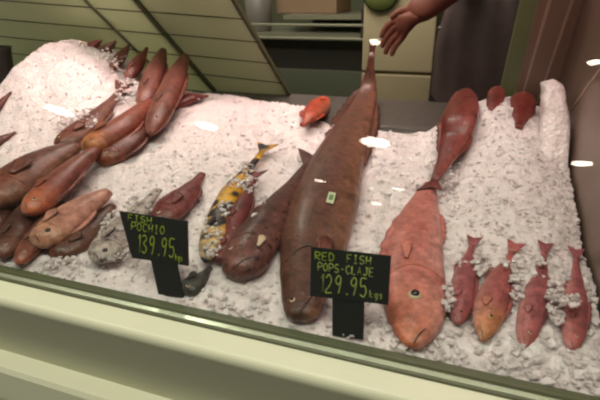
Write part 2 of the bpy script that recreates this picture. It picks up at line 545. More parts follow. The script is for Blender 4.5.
class Fish:
    """a fish lying on its flank; back is towards +side unless flip"""

    def __init__(self, name, label, cat, pts, hw, mat, prof='slim', thick=0.5, sink=0.35, flip=False, lift=0.0,
                 eye=0.11, eye_mat='eyering', eye_t=0.12, tail=True, fork=0.4, dorsal=True, pect=True, group=None, tail_len=None,
                 mouth=True, gill=True, eye_off=0.25, seg=34, eye_bulge=0.25, tail_spread=0.9):
        self.prof = PROF[prof] if isinstance(prof, str) else prof
        fm = FM[mat]
        # first guess of the size, then settle the body on the ice
        P = [np.array(p[1]) if isinstance(p[0], str) else hit(p[0], p[1], lift) for p in pts]
        mid = catmull(P, 0.4)
        T = unit(catmull(P, 0.45) - catmull(P, 0.35))
        N = normal(mid); N = unit(N - T * (N @ T)); S = unit(np.cross(T, N))
        e = 0.002
        c0 = proj(mid); tt = unit(proj(mid + T * e) - c0); perp = np.array([-tt[1], tt[0]])
        sp = abs((proj(mid + S * e) - c0) @ perp) / e; npx = abs((proj(mid + N * e) - c0) @ perp) / e
        self.a = hw / math.sqrt(sp ** 2 + (thick * npx) ** 2)
        self.b = self.a * thick
        up = lift + self.b * (1 - 2 * sink) 
        P = [np.array(p[1]) if isinstance(p[0], str) else hit(p[0], p[1], max(0.0, up)) for p in pts]
        self.P = P
        self.flip = -1 if flip else 1
        root = empty(name, catmull(P, 0.4) - np.array([0, 0, self.b]))
        tag(root, label, cat, group)
        self.root = root
        # body
        K = 20
        vs, fs, uv = [], [], []
        for i in range(seg + 1):
            t = (i / seg) ** 1.25 if i else 0.0
            c, T, N, S, a, b = self.frame(t)
            for k in range(K):
                th = 2 * math.pi * k / K
                vs.append(c + S * a * math.cos(th) + N * b * math.sin(th))
                uv.append((t, (k / K)))
        for i in range(seg):
            for k in range(K):
                k2 = (k + 1) % K
                fs.append((i * K + k, i * K + k2, (i + 1) * K + k2, (i + 1) * K + k))
        fs.append(tuple(range(K))); fs.append(tuple(seg * K + k for k in range(K - 1, -1, -1)))
        from_py('body', vs, fs, fm, root, True, uv)
        if eye:
            self.eye(eye_t, eye_off, eye * self.a, eye_mat, eye_bulge)
        if mouth:
            self.mouth()
        if gill:
            self.gill(fm)
        if tail:
            self.tail(fm, tail_len or 1.5 * self.a, fork, tail_spread)
        if dorsal:
            self.edge_fin('dorsal_fin', .26, .80, 0.34 * self.a, 1, fm)
            self.edge_fin('anal_fin', .60, .80, 0.26 * self.a, -1, fm)
        if pect:
            self.pectoral(fm)

    def frame(self, t):
        c = catmull(self.P, t)
        d = 0.02
        T = unit(catmull(self.P, min(t + d, 1)) - catmull(self.P, max(t - d, 0)))
        N = normal(catmull(self.P, 0.4)); N = unit(N - T * (N @ T)); S = unit(np.cross(T, N)) * self.flip
        k = interp(self.prof, t)
        return c, T, N, S, self.a * k, self.b * min(k * 1.1, 0.25 + 0.8 * k)

    def on_skin(self, t, off, out=0.0):
        c, T, N, S, a, b = self.frame(t)
        th = math.acos(max(-1, min(1, off)))
        p = c + S * a * math.cos(th) + N * b * math.sin(th)
        nn = unit(S * math.cos(th) / max(a, 1e-4) + N * math.sin(th) / max(b, 1e-4))
        return p + nn * out, nn, T

    def eye(self, t, off, r, mat, bulge):
        p, nn, T = self.on_skin(t, off)
        q = unit(T - nn * (T @ nn)); w = np.cross(nn, q)
        def dome(name, r, h, base, mt, par):
            vs, fs = [], []
            seg, rg = 18, 6
            for j in range(rg + 1):
                a = math.pi / 2 * j / rg
                for i in range(seg):
                    th = 2 * math.pi * i / seg
                    vs.append(p + nn * (base + h * math.sin(a)) + (q * math.cos(th) + w * math.sin(th)) * r * math.cos(a))
            for j in range(rg):
                for i in range(seg):
                    i2 = (i + 1) % seg
                    fs.append((j * seg + i, j * seg + i2, (j + 1) * seg + i2, (j + 1) * seg + i))
            fs.append(tuple(range(seg - 1, -1, -1)))
            return from_py(name, vs, fs, mt, par)
        e = dome('eye', r, r * 0.5, -r * 0.15, M[mat], self.root)
        e['label'] = 'round eye with a pale ring'
        pu = dome('pupil', r * 0.6, r * 0.28, r * 0.28, M['pupil'], e)

    def strip(self, name, pts, r, mat):
        vs, fs = [], []
        n = len(pts); K = 6
        for i, (p, nn) in enumerate(pts):
            q = pts[min(i + 1, n - 1)][0] - pts[max(i - 1, 0)][0]
            q = unit(q); s = unit(np.cross(q, nn)); rr = r * (0.35 + 0.65 * math.sin(math.pi * (i + 0.5) / n))
            for k in range(K):
                a = 2 * math.pi * k / K
                vs.append(p + s * rr * math.cos(a) + nn * rr * 0.6 * math.sin(a))
        for i in range(n - 1):
            for k in range(K):
                k2 = (k + 1) % K
                fs.append((i * K + k, i * K + k2, (i + 1) * K + k2, (i + 1) * K + k))
        fs.append(tuple(range(K))); fs.append(tuple((n - 1) * K + k for k in range(K)))
        return from_py(name, vs, fs, mat, self.root)

    def mouth(self):
        pts = []
        for i in range(8):
            u = i / 7
            p, nn, T = self.on_skin(0.004 + 0.085 * u, 0.15 - 0.62 * u ** 0.8)
            pts.append((p, nn))
        self.strip('mouth', pts, self.a * 0.028, M['mouth'])

    def gill(self, fm):
        pts = []
        for i in range(12):
            u = i / 11
            off = 0.78 - 1.6 * u
            p, nn, T = self.on_skin(0.235 + 0.045 * math.sin(math.pi * u), off)
            pts.append((p, nn))
        self.strip('gill_cover', pts, self.a * 0.055, fm)

    def fan(self, name, rows, fm, thick=0.0016, u0=0.9, parent=None):
        """rows: list of lists of points (root line to tip line)"""
        vs, fs, uv = [], [], []
        R, Cn = len(rows), len(rows[0])
        for r in rows:
            for p in r:
                vs.append(p); uv.append((u0, 0.2))
        for i in range(R - 1):
            for j in range(Cn - 1):
                fs.append((i * Cn + j, i * Cn + j + 1, (i + 1) * Cn + j + 1, (i + 1) * Cn + j))
        o = from_py(name, vs, fs, fm, parent or self.root, True, uv)
        md = o.modifiers.new('thickness', 'SOLIDIFY'); md.thickness = thick; md.offset = 0
        return o

    def tail(self, fm, length, fork, spread):
        c, T, N, S, a, b = self.frame(1.0)
        rows = []
        for i in range(6):
            u = i / 5
            row = []
            for j in range(13):
                v = j / 12 * 2 - 1
                L = length * u * (1 - fork * (1 - abs(v)) ** 1.2)
                w = (a * 0.9 + length * spread * 0.62 * u ** 0.9) * v
                ripple = 0.05 * a * math.cos(j * math.pi) * u
                row.append(c - T * 0.1 * a + T * L + S * w + N * (ripple + 0.002))
            rows.append(row)
        self.fan('tail_fin', rows, fm)

    def edge_fin(self, name, t0, t1, h, side, fm):
        rows = [[], [], []]
        n = 17
        for i in range(n):
            u = i / (n - 1)
            t = t0 + (t1 - t0) * u
            c, T, N, S, a, b = self.frame(t)
            hh = h * (math.sin(math.pi * min(1, u * 1.05 + 0.03)) ** 0.5) * (1.0 if i % 2 else 0.78)
            e = c + S * side * a * 0.93
            rows[0].append(e)
            rows[1].append(e + S * side * hh * 0.6 + T * hh * 0.25 + N * 0.02 * h)
            rows[2].append(e + S * side * hh + T * hh * 0.5 - N * 0.1 * h)
        self.fan(name, rows, fm, 0.0014, 0.75)

    def pectoral(self, fm, t=0.29, off=-0.28, ln=0.85, wd=0.34):
        p, nn, T = self.on_skin(t, off)
        S = np.cross(nn, T)
        rows = []
        for i in range(5):
            u = i / 4
            row = []
            for j in range(7):
                v = j / 6 * 2 - 1
                L = self.a * ln * u * (1 - 0.25 * v * v)
                w = self.a * wd * (0.25 + 0.75 * u) * v
                row.append(p + T * L + S * w + nn * (0.012 * self.a * (1 if j % 2 else -1) + 0.05 * self.a + 0.08 * self.a * u))
            rows.append(row)
        self.fan('pectoral_fin', rows, fm, 0.0014, 0.3)


def span(px0, py0, lift0, px1, py1, Y1, n=4):
    a = hit(px0, py0, lift0); b = at_y(px1, py1, Y1)
    return [('p', a + (b - a) * i / (n - 1)) for i in range(n)]


def spany(px0, py0, Y0, px1, py1, Y1, n=4):
    a = at_y(px0, py0, Y0); b = at_y(px1, py1, Y1)
    return [('p', a + (b - a) * i / (n - 1)) for i in range(n)]


# ---- left heap
Fish('fish', 'large brown fish with arched back at the left edge, above the orange-headed one', 'fish',
     [(-14, 207), (14, 184), (40, 166), (76, 146)], 20, 'brown', 'full', 0.5, 0.1, flip=True, lift=0.010, eye=0.12, tail=False)
Fish('fish', 'slim fish with bright orange blunt head lying in front of the large brown fish', 'fish',
     [(28, 214), (47, 194), (68, 174), (98, 148)], 14, 'orange', 'full', 0.6, 0.1, lift=0.022, eye=0.13, tail=False)
Fish('fish', 'fish with golden orange head pointing down, below the left ice heap', 'fish',
     [(86, 152), (104, 140), (126, 125), (150, 102)], 13.5, 'gold', 'full', 0.6, 0.15, lift=0.020, eye=0.1, tail=False)
Fish('fish', 'brown fish half sunk in ice, left of the golden-headed fish', 'fish',
     [(56, 147), (76, 135), (97, 117), (119, 92)], 12, 'brown', 'slim', 0.5, 0.2, lift=0.008, eye=0.12, flip=True)
Fish('fish', 'pale tan fish with small dark eye, lowest of the left heap', 'fish',
     [(40, 246), (56, 229), (78, 211), (108, 192)], 16, 'pale', 'full', 0.5, 0.1, tail=False,  lift=0.010, eye=0.12, eye_mat='pupil', eye_t=0.16)
Fish('fish', 'dark brown fish standing nearly upright at the bottom left corner of the ice', 'fish',
     [(2, 257), (13, 237), (27, 212), (44, 190)], 14, 'darkbrown', 'full', 0.55, 0.1, lift=0.004, eye=0.12)
Fish('fish', 'narrow brown fish wedged between the corner fish and the pale tan fish', 'fish',
     [(19, 264), (33, 243), (46, 224), (62, 203)], 11, 'brown', 'full', 0.6, 0.1, lift=0.004, eye=0.12, tail=False)
Fish('fish', 'dark fish tucked underneath the pale tan fish', 'fish',
     [(50, 256), (72, 245), (92, 229), (112, 206)], 12, 'darkbrown', 'full', 0.5, 0.2, eye=0, flip=True, tail=False)
Fish('fish', 'greyish brown fish under the golden-headed fish beside open ice', 'fish',
     [(100, 163), (116, 151), (132, 138), (150, 120)], 13, 'brown', 'full', 0.5, 0.15, lift=0.004, eye=0.1, tail=False)
Fish('fish', 'dark fish cut off by the left edge, behind the corner fish', 'fish',
     [(-22, 252), (-10, 228), (2, 208), (16, 190)], 14, 'darkbrown', 'slim', 0.5, 0.15, eye=0.1)
Fish('fish', 'long red brown fish leaning up against the green panels, rightmost of the left heap', 'fish',
     span(151, 134, 0.03, 185, 56, 0.74), 12.5, 'redbrown', 'full', 0.6, 0.1, lift=0.030, eye=0.1, tail=False, eye_mat='pupil')
Fish('fish', 'red brown fish just left of the long one at the rear of the left heap', 'fish',
     span(142, 108, 0.03, 163, 50, 0.74), 11, 'redbrown', 'full', 0.6, 0.1, lift=0.034, eye=0.1, tail=False)
Fish('fish', 'small tan fish poking from the top right slope of the left ice heap', 'fish',
     span(128, 80, 0.02, 147, 48, 0.74), 7.5, 'redorange', 'slim', 0.6, 0.2, lift=0.026, eye=0.1, tail=False, dorsal=False)
Fish('fish', 'small dark red fish poking from the ridge of the left ice heap', 'fish',
     span(111, 70, 0.012, 130, 44, 0.74), 6, 'redbrown', 'slim', 0.6, 0.2, lift=0.020, eye=0.1, tail=False, dorsal=False)
Fish('fish', 'small fish lying along the skyline of the left ice heap, farther left', 'fish',
     spany(84, 54, 0.70, 101, 40, 0.74), 6, 'redorange', 'slim', 0.6, 0.2, lift=0.012, eye=0, tail=False, dorsal=False, pect=False, gill=False, mouth=False)
Fish('fish', 'small fish lying along the skyline of the left ice heap, farther right', 'fish',
     spany(99, 57, 0.70, 116, 41, 0.74), 6, 'redbrown', 'slim', 0.6, 0.2, lift=0.012, eye=0, tail=False, dorsal=False, pect=False, gill=False, mouth=False)
Fish('fish', 'brown fish showing only its side through ice at the left edge, lower of two', 'fish',
     [(-14, 152), (-4, 144), (5, 138), (16, 132)], 5, 'brown', 'slim', 0.6, 0.25, lift=0.006, eye=0, tail=False, dorsal=False, pect=False, gill=False, mouth=False)
Fish('fish', 'brown fish showing only its side through ice at the left edge, upper of two', 'fish',
     [(-16, 122), (-7, 112), (2, 102), (11, 92)], 5, 'redbrown', 'slim', 0.6, 0.25, lift=0.006, eye=0, tail=False, dorsal=False, pect=False, gill=False, mouth=False)

# ---- middle
Fish('fish', 'red brown fish with its head just behind the smaller left price sign', 'fish',
     [(158, 224), (172, 208), (186, 194), (202, 174)], 14, 'darkred', 'slim', 0.5, 0.15, lift=0.006, eye=0.13, flip=True, tail=False)
Fish('fish', 'bright orange red fish head sticking out of ice by the rear steel sill', 'fish',
     [(326, 98), (319, 107), (312, 115), (303, 125)], 10, 'bright', 'snapper', 0.6, 0.1, lift=0.012, eye=0.14, tail=False)
Fish('fish', 'pink fish mostly covered by ice along the rear sill beside the left heap', 'fish',
     [(172, 108), (184, 101), (195, 98), (208, 96)], 6, 'redorange', 'slim', 0.6, 0.2, lift=0.006, eye=0, tail=False, dorsal=False, pect=False, gill=False, mouth=False)
Fish('fish', 'yellow and black mottled fish half covered with ice', 'fish',
     [(206, 262), (217, 226), (233, 190), (262, 152)], 13, 'yellow', 'slim', 0.5, 0.0, lift=0.008, eye=0.12, fork=0.3)
Fish('fish', 'dark red fish between the yellow mottled fish and the big dark mottled fish', 'fish',
     [(230, 240), (237, 218), (245, 200), (255, 178)], 10, 'darkred', 'slim', 0.6, 0.05, lift=0.012, eye=0.12)
Fish('fish', 'dark reddish fish head peeking out low beside the dark mottled fish', 'fish',
     [(221, 262), (227, 248), (232, 236), (238, 222)], 10, 'darkred', 'blunt', 0.6, 0.05, lift=0.010, eye=0.1, tail=False, dorsal=False)
gr = Fish('fish', 'big dark mottled fish with blunt open mouth, left of the long brown fish', 'fish',
     [(236, 276), (257, 240), (278, 208), (308, 165)], 22, 'grouper', 'blunt', 0.6, 0.12, eye=0.09, eye_t=0.14, eye_off=0.55, flip=True, pect=False)
gr.pectoral(M['eyering'], 0.17, -0.5, 0.6, 0.16)
Fish('fish', 'small dark grey fish at the foot of the smaller left price sign', 'fish',
     [(184, 293), (193, 286), (201, 279), (210, 268)], 11, 'grey', 'blunt', 0.6, 0.2, eye=0.15, tail=False, dorsal=False)
Fish('fish', 'pale fish with dark specks partly under ice, left of the smaller price sign', 'fish',
     [(98, 262), (113, 243), (131, 221), (158, 190)], 17, 'speckled', 'slim', 0.4, 0.05, lift=0.006, eye=0.12, eye_mat='pupil', dorsal=False, tail=False)
# long brown fish: the tail rises clear of the bed at the rear
cprof = [(0, .22), (.02, .36), (.06, .43), (.14, .52), (.24, .68), (.36, .92), (.46, 1), (.60, .92), (.72, .74), (.82, .50), (.90, .30), (.95, .17), (1, .12)]
tl = at_y(372, 52, 0.85); t2 = at_y(366, 98, 0.80)
cb = Fish('fish', 'longest fish, brown with a tall thin tail, lying behind the larger price sign', 'fish',
     [(302, 319), (305, 288), (313, 243), (326, 196), (342, 150), ('p', t2), ('p', tl)], 35, 'cobia', cprof, 0.5, 0.25, lift=0.0,
     eye=0.07, eye_t=0.07, eye_off=0.5, fork=0.3, tail_len=0.03, dorsal=False, pect=False, seg=48, tail_spread=0.2, flip=True)
cb.edge_fin('dorsal_fin', .70, .88, 0.028, 1, FM['darkbrown'])
cb.edge_fin('anal_fin', .62, .84, 0.02, -1, FM['cobia'])
cb.pectoral(FM['redbrown'], 0.22, -0.55, 0.95, 0.24)

# ---- right
br = Fish('fish', 'large pink red fish with round pale eye, head down right of the larger price sign', 'fish',
     [(415, 347), (415, 308), (414, 262), (420, 216), (430, 184)], 31,
     'red', [(0, .22), (.03, .40), (.08, .58), (.16, .78), (.26, .93), (.40, 1), (.56, .96), (.74, .78), (.88, .50), (1, .25)], 0.42, 0.15,
     eye=0.22, eye_t=0.27, eye_off=0.02, tail=False, gill=False, pect=False, flip=True)
br.pectoral(FM['gold'], 0.24, 0.93, 0.45, 0.22)
br.pectoral(FM['red'], 0.46, 0.25, 0.9, 0.2)
pts = []
for i in range(14):
    u = i / 13
    p, nn, T = br.on_skin(0.385 + 0.05 * math.sin(math.pi * u), 0.9 - 1.8 * u)
    pts.append((p, nn))
br.strip('gill_cover', pts, br.a * 0.05, FM['red'])
Fish('fish', 'orange red fish with head up, standing between the large pink fish and the dark tray', 'fish',
     [(464, 90), (461, 112), (454, 142), (434, 182)], 17.5, 'redorange', [(0, .3), (.04, .55), (.1, .78), (.2, .95), (.35, 1), (.55, .88), (.72, .68), (.88, .36), (1, .2)],
     0.5, 0.1, lift=0.012, eye=0.1, tail_len=0.03, eye_mat='pupil', pect=False)
Fish('fish', 'narrow fish head poking up from ice in front of the green strip', 'fish',
     span(493, 124, 0.004, 497, 88, 0.73)[::-1], 9.5, 'redorange', 'blunt', 0.6, 0.2, lift=0.016, eye=0.1, gill=False, mouth=False, tail=False, dorsal=False, pect=False)
Fish('fish', 'rounded fish head poking up from ice beside the standing ice block', 'fish',
     span(519, 128, 0.008, 524, 96, 0.72)[::-1], 14, 'redorange', 'blunt', 0.6, 0.2, lift=0.016, eye=0.1, gill=False, mouth=False, tail=False, dorsal=False, pect=False)
Fish('fish', 'small rose pink fish right beside the large pink red fish', 'fish',
     [(457, 324), (461, 298), (466, 268), (472, 246)], 13, 'pink', 'slim', 0.55, 0.15, lift=0.002, eye=0.1, tail_len=0.022, tail_spread=0.55, fork=0.25, eye_mat='pupil')
Fish('fish', 'small pink fish with golden head and dark eye in the right row', 'fish',
     [(482, 340), (490, 308), (500, 278), (512, 252)], 17, 'goldpink', 'snapper', 0.5, 0.12, lift=0.002, eye=0.17, eye_mat='eyegold', eye_t=0.2, tail_len=0.024, tail_spread=0.55, fork=0.25)
Fish('fish', 'small pink red fish third along the right row, between golden head and end panel fish', 'fish',
     [(524, 348), (531, 314), (539, 280), (544, 252)], 14, 'pink', 'slim', 0.55, 0.12, lift=0.002, eye=0.14, tail_len=0.022, tail_spread=0.55, fork=0.25)
Fish('fish', 'small dusky pink fish against the brown end panel', 'fish',
     [(572, 350), (574, 320), (576, 290), (576, 258)], 14, 'pink', 'slim', 0.55, 0.15, lift=0.002, eye=0.12, tail_len=0.022, tail_spread=0.55, fork=0.25)

build_ice()

# small label stuck on the long fish
P = cb.on_skin(0.44, -0.30, 0.001)
c, nn, T = P
S = unit(np.cross(nn, T))
def quad(c, hx, hy): return [c - S * hx - T * hy, c + S * hx - T * hy, c + S * hx + T * hy, c - S * hx + T * hy]
tg = slab('fish_tag', quad(c, 0.006, 0.016), 0.0015, nn, M['tag'])
tag(tg, 'small pale green tag lying on the flank of the long brown fish', 'tag')
slab('tag_print', quad(c + nn * 0.0016, 0.0035, 0.008), 0.0004, nn, M['tagdark'], tg)

# standing block of packed ice by the end panel
pa = [hit(562, 226) - np.array([0.0, 0.0, 0.035]), at_y(559, 190, 0.46), at_y(558, 150, 0.52), at_y(555, 114, 0.57), at_y(552, 84, 0.61)]
hwid = [0.034, 0.036, 0.033, 0.024, 0.018]
vs, fs = [], []
n1, K = 40, 26
for i in range(n1 + 1):
    t = i / n1
    c = catmull(pa, t)
    w = float(np.interp(t, np.linspace(0, 1, 5), hwid))
    for k in range(K):
        a = 2 * math.pi * k / K
        ca, sa = math.cos(a), math.sin(a)
        q = (abs(ca) ** 4 + abs(sa) ** 4) ** -0.25
        p = c + np.array([w * ca * q, 0.03 * sa * q, 0])
        d = noise.noise(Vector(p * 40)) * 0.004 + noise.noise(Vector(p * 130)) * 0.0025
        p = p + np.array([ca, sa, 0]) * d
        p[0] = min(p[0], X_END - 0.008)
        vs.append(p)
for i in range(n1):
    for k in range(K):
        k2 = (k + 1) % K
        fs.append((i * K + k, i * K + k2, (i + 1) * K + k2, (i + 1) * K + k))
fs.append(tuple(range(K)))
top = len(vs); vs.append(catmull(pa, 1) + np.array([0, 0, 0.010]))
for k in range(K):
    fs.append((n1 * K + k, n1 * K + (k + 1) % K, top))
ib = from_py('ice_block', vs, fs, M['ice'], None, True)
tag(ib, 'tall standing block of packed white ice against the brown end panel', 'ice block')

# ------------------------------------------------------------------ price signs
GL = {
    'R': [[(0, 0), (0, 1), (.6, .9), (.6, .6), (0, .5), (.65, 0)]], 'E': [[(.6, 1), (0, 1), (0, 0), (.6, 0)], [(0, .52), (.5, .52)]],
    'D': [[(0, 0), (0, 1), (.45, .9), (.62, .5), (.45, .1), (0, 0)]], 'F': [[(.6, 1), (0, 1), (0, 0)], [(0, .52), (.45, .52)]],
    'I': [[(.3, 0), (.3, 1)], [(.1, 1), (.5, 1)], [(.1, 0), (.5, 0)]], 'S': [[(.6, .9), (.3, 1), (.02, .8), (.1, .55), (.55, .42), (.6, .15), (.3, 0), (0, .12)]],
    'H': [[(0, 0), (0, 1)], [(.6, 0), (.6, 1)], [(0, .5), (.6, .5)]], 'P': [[(0, 0), (0, 1), (.6, .92), (.6, .56), (0, .46)]],
    'O': [[(.3, 0), (.02, .25), (.02, .75), (.3, 1), (.58, .75), (.58, .25), (.3, 0)]], 'C': [[(.6, .85), (.3, 1), (.02, .7), (.02, .3), (.3, 0), (.6, .15)]],
    'L': [[(0, 1), (0, 0), (.55, 0)]], 'A': [[(0, 0), (.3, 1), (.6, 0)], [(.12, .38), (.48, .38)]], 'J': [[(.55, 1), (.55, .2), (.3, 0), (.02, .2)], [(.25, 1), (.7, 1)]],
    'U': [[(0, 1), (0, .2), (.3, 0), (.58, .2), (.58, 1)]], 'B': [[(0, 0), (0, 1), (.5, .9), (.5, .6), (0, .52), (.6, .4), (.6, .1), (0, 0)]],
    'K': [[(0, 0), (0, 1)], [(.55, 1), (0, .45), (.6, 0)]], '-': [[(.1, .5), (.5, .5)]], '.': [[(.2, 0), (.3, .06)]],
    '1': [[(.05, .75), (.3, 1), (.3, 0)]], '2': [[(.02, .8), (.3, 1), (.58, .75), (.4, .4), (0, 0), (.62, 0)]],
    '3': [[(.02, .9), (.35, 1), (.55, .78), (.22, .54), (.58, .3), (.35, 0), (0, .1)]],
    '9': [[(.55, .7), (.3, .5), (.05, .7), (.28, 1), (.55, .85), (.5, .4), (.35, 0)]], '5': [[(.58, 1), (.08, 1), (.05, .56), (.4, .6), (.58, .3), (.35, 0), (0, .1)]],
    'k': [[(0, 0), (0, 1)], [(.45, .6), (0, .28), (.5, 0)]], 'g': [[(.5, .55), (.2, .6), (.05, .3), (.25, .05), (.5, .2), (.5, .6), (.48, -.2), (.2, -.35)]],
    's': [[(.45, .55), (.2, .6), (.1, .42), (.42, .25), (.35, .02), (.05, .05)]],
}


def lettering(name, text, o, ux, uz, nn, x, z, h, r, mat, parent, adv=0.86, tilt=0.0, fit=None):
    """hand-drawn chalk strokes lying on the board"""
    vs, fs = [], []
    full = sum(0.75 if ch == ' ' else adv * (0.6 if ch in '.1' else 1.0) for ch in text) * h - h * (adv - 0.56)
    kx = fit / full if fit else 1.0
    ux = ux * kx; x = x / kx
    cx = x
    for ch in text:
        if ch == ' ':
            cx += h * 0.75; continue
        for st in GL[ch]:
            pts = [np.array(p, float) for p in st]
            fine = [catmull(pts, i / (len(pts) * 4)) for i in range(len(pts) * 4 + 1)] if len(pts) > 4 else pts
            w3 = [o + ux * (cx + p[0] * h * 0.9) + uz * (z + p[1] * h + tilt * (cx - x)) + nn * 0.0003 for p in fine]
            K = 5; b = len(vs)
            for i, p in enumerate(w3):
                d = unit(w3[min(i + 1, len(w3) - 1)] - w3[max(i - 1, 0)]); s = np.cross(d, nn)
                rr = r * (0.8 + 0.4 * rnd.random())
                for k in range(K):
                    a = 2 * math.pi * k / K
                    vs.append(p + s * rr * math.cos(a) + nn * rr * 0.35 * math.sin(a))
            for i in range(len(w3) - 1):
                for k in range(K):
                    k2 = (k + 1) % K
                    fs.append((b + i * K + k, b + i * K + k2, b + (i + 1) * K + k2, b + (i + 1) * K + k))
            fs.append(tuple(b + k for k in range(K))); fs.append(tuple(b + (len(w3) - 1) * K + k for k in range(K)))
        cx += h * adv * (0.6 if ch in '.1' else 1.0)
    return from_py(name, vs, fs, mat, parent)


def sign(corners, Y, stem_px, label, lines, lean):
    """board corners in order tl, tr, br, bl given on a leaning upright plane"""
    n = np.array([0, -math.cos(lean), math.sin(lean)])
    p0 = np.array([0, Y, Z0 + 0.03])
    q = [at_plane(px, py, p0, n) for px, py in corners]
    st = [at_plane(px, py, p0, n) for px, py in stem_px]
    root = empty('price_sign', (st[2] + st[3]) / 2)
    tag(root, label, 'sign', None)
    slab('board', q, 0.003, -n, M['black'], root)
    slab('stem', [p - n * 0.001 for p in st], 0.003, -n, M['black'], root)
    ux = unit((q[1] - q[0]) + (q[2] - q[3])); uz = unit(np.cross(ux, -n)) 
    if uz[2] < 0: uz = -uz
    Wt = np.linalg.norm(q[1] - q[0]); Wb = np.linalg.norm(q[2] - q[3]); H = np.linalg.norm(q[3] - q[0])
    sx = unit(q[3] - q[0])
    o = q[3]
    for nm, text, x, z, h, r, mt, x1, tilt in lines:
        shift = (q[0] - q[3]) @ ux / H
        W = Wb + (Wt - Wb) * z
        l = lettering(nm, text, o + ux * shift * z * H, ux, uz, n, x * W, z * H, h * H, r, M[mt], root, 0.86, tilt, (x1 - x) * W)
        l['label'] = 'hand-written green chalk ' + ('price' if any(c.isdigit() for c in text) else 'words')
    return root


sign([(311, 247), (391, 256), (388, 305), (310, 296)], 0.022, [(332, 298), (364, 302), (363, 340), (332, 336)],
     'larger black price sign with 129.95 in green chalk, standing before the long brown fish',
     [('chalk_words', 'RED', .06, .76, .15, .0008, 'chalk', .30, 0), ('chalk_words', 'FISH', .47, .76, .16, .0008, 'chalkpale', .76, 0),
      ('chalk_words', 'POPS-CLAJE', .10, .54, .16, .0008, 'chalkpale', .80, 0),
      ('chalk_price', '129.95', .13, .12, .36, .0010, 'chalkpale', .73, 0), ('chalk_unit', 'kgs', .77, .13, .14, .0007, 'chalkpale', .93, 0)], 0.322)
sign([(119, 211), (187, 221), (188, 266), (132, 258)], 0.030, [(150, 259), (176, 263), (183, 300), (158, 295)],
     'smaller black price sign leaning left with 139.95 in green chalk, nearer the left heap',
     [('chalk_words', 'FISH', .10, .76, .13, .0008, 'chalk', .46, 0), ('chalk_words', 'POCHIO', .12, .58, .16, .0008, 'chalk', .64, 0),
      ('chalk_price', '139.95', .13, .14, .37, .0010, 'chalk', .77, 0), ('chalk_unit', 'kgs', .79, .10, .13, .0007, 'chalk', .91, 0)], 0.322)

# ------------------------------------------------------------------ the counter itself
XL = -2.2
XR = X_END + 0.9
# front: sloping cap, recessed band, bumper and lower panel
from math import sin, cos, pi
prof = [(0.004, Z0 - 0.006), (-0.040, Z0 - 0.011)]
for i in range(1, 7):
    a = pi / 2 * i / 6
    prof.append((-0.040 - 0.012 * sin(a), Z0 - 0.023 + 0.012 * cos(a)))
prof += [(-0.046, Z0 - 0.120), (-0.072, Z0 - 0.124), (-0.077, Z0 - 0.130), (-0.088, Z0 - 0.17), (-0.098, Z0 - 0.26), (-0.09, Z0 - 0.36), (-0.05, Z0 - 0.62), (-0.04, 0.0), (0.004, 0.0)]
ct = extrude_x('counter_front', prof, XL, XR, M['rail'])
tag(ct, 'pale green enamel counter front with rounded cap below the glass', 'counter')
lip = extrude_x('cap_lip', [(-0.002, Z0 - 0.004), (-0.012, Z0 - 0.004), (-0.013, Z0 - 0.009), (-0.002, Z0 - 0.009)], XL, XR, M['lip'], ct)
gk = extrude_x('gasket', [(0.009, Z0 - 0.006), (0.009, Z0 + 0.000), (-0.002, Z0 - 0.001), (-0.004, Z0 - 0.004), (-0.004, Z0 - 0.006)], XL, X_END + 0.02, M['gasket'], ct)
gk2 = extrude_x('gasket', [(-0.0125, Z0 - 0.005), (-0.0155, Z0 - 0.0055), (-0.0165, Z0 - 0.012), (-0.0125, Z0 - 0.012)], XL, XR, M['gasket'], ct)
# floor pan the ice lies in, and rear sill
pan = extrude_x('display_pan', [(0.006, Z0 - 0.04), (0.006, Z0 - 0.012), (0.84, Z0 + 0.06), (0.84, Z0 - 0.04)], XL, X_END + 0.6, M['steel'])
tag(pan, 'steel display pan holding the crushed ice', 'pan')
sill = extrude_x('rear_sill', [(0.655, Z0 + 0.045), (0.66, Z0 + 0.086), (0.67, Z0 + 0.092), (0.90, Z0 + 0.106), (0.90, Z0 + 0.03), (0.655, Z0 + 0.03)], -0.37, -0.03, M['steel'])
tag(sill, 'dark steel rear tray showing behind the ice beside the long fish tail', 'tray')
extrude_x('sill_lip', [(0.654, Z0 + 0.083), (0.657, Z0 + 0.092), (0.672, Z0 + 0.096), (0.672, Z0 + 0.091), (0.660, Z0 + 0.083)], -0.37, -0.03, M['steel'], sill)
ledge = extrude_x('rear_ledge', [(0.745, Z0 + 0.03), (0.75, Z0 + 0.094), (0.90, Z0 + 0.106), (0.90, Z0 + 0.03)], XL, -0.372, M['steel'])
tag(ledge, 'grey steel ledge along the rear of the ice below the green panels', 'ledge')
ledge2 = extrude_x('rear_ledge', [(0.80, Z0 + 0.03), (0.80, Z0 + 0.098), (0.90, Z0 + 0.106), (0.90, Z0 + 0.03)], -0.028, X_END + 0.3, M['steel'])
tag(ledge2, 'grey steel ledge behind the right ice heap by the leaning post', 'ledge')
struct(extrude_x('wall_rear', [(0.86, 0.0), (0.86, Z0 + 0.03), (0.90, Z0 + 0.03), (0.90, 0.0)], XL, XR, M['plinth']))
# front glass, leaning back
ga = math.radians(18.5)
gd = np.array([0, sin(ga), cos(ga)]); gn = np.array([0, -cos(ga), sin(ga)])
g0 = np.array([0, 0.0, Z0 + 0.001])
HG = 0.62
gp = [np.array([XL, 0, 0]) + g0, np.array([X_END + 0.03, 0, 0]) + g0, np.array([X_END + 0.03, 0, 0]) + g0 + gd * HG, np.array([XL, 0, 0]) + g0 + gd * HG]
gl = slab('glass_pane', gp, 0.006, -gn, M['glass'])
tag(gl, 'sloping clear front glass of the fish counter with lamp reflections', 'glass')
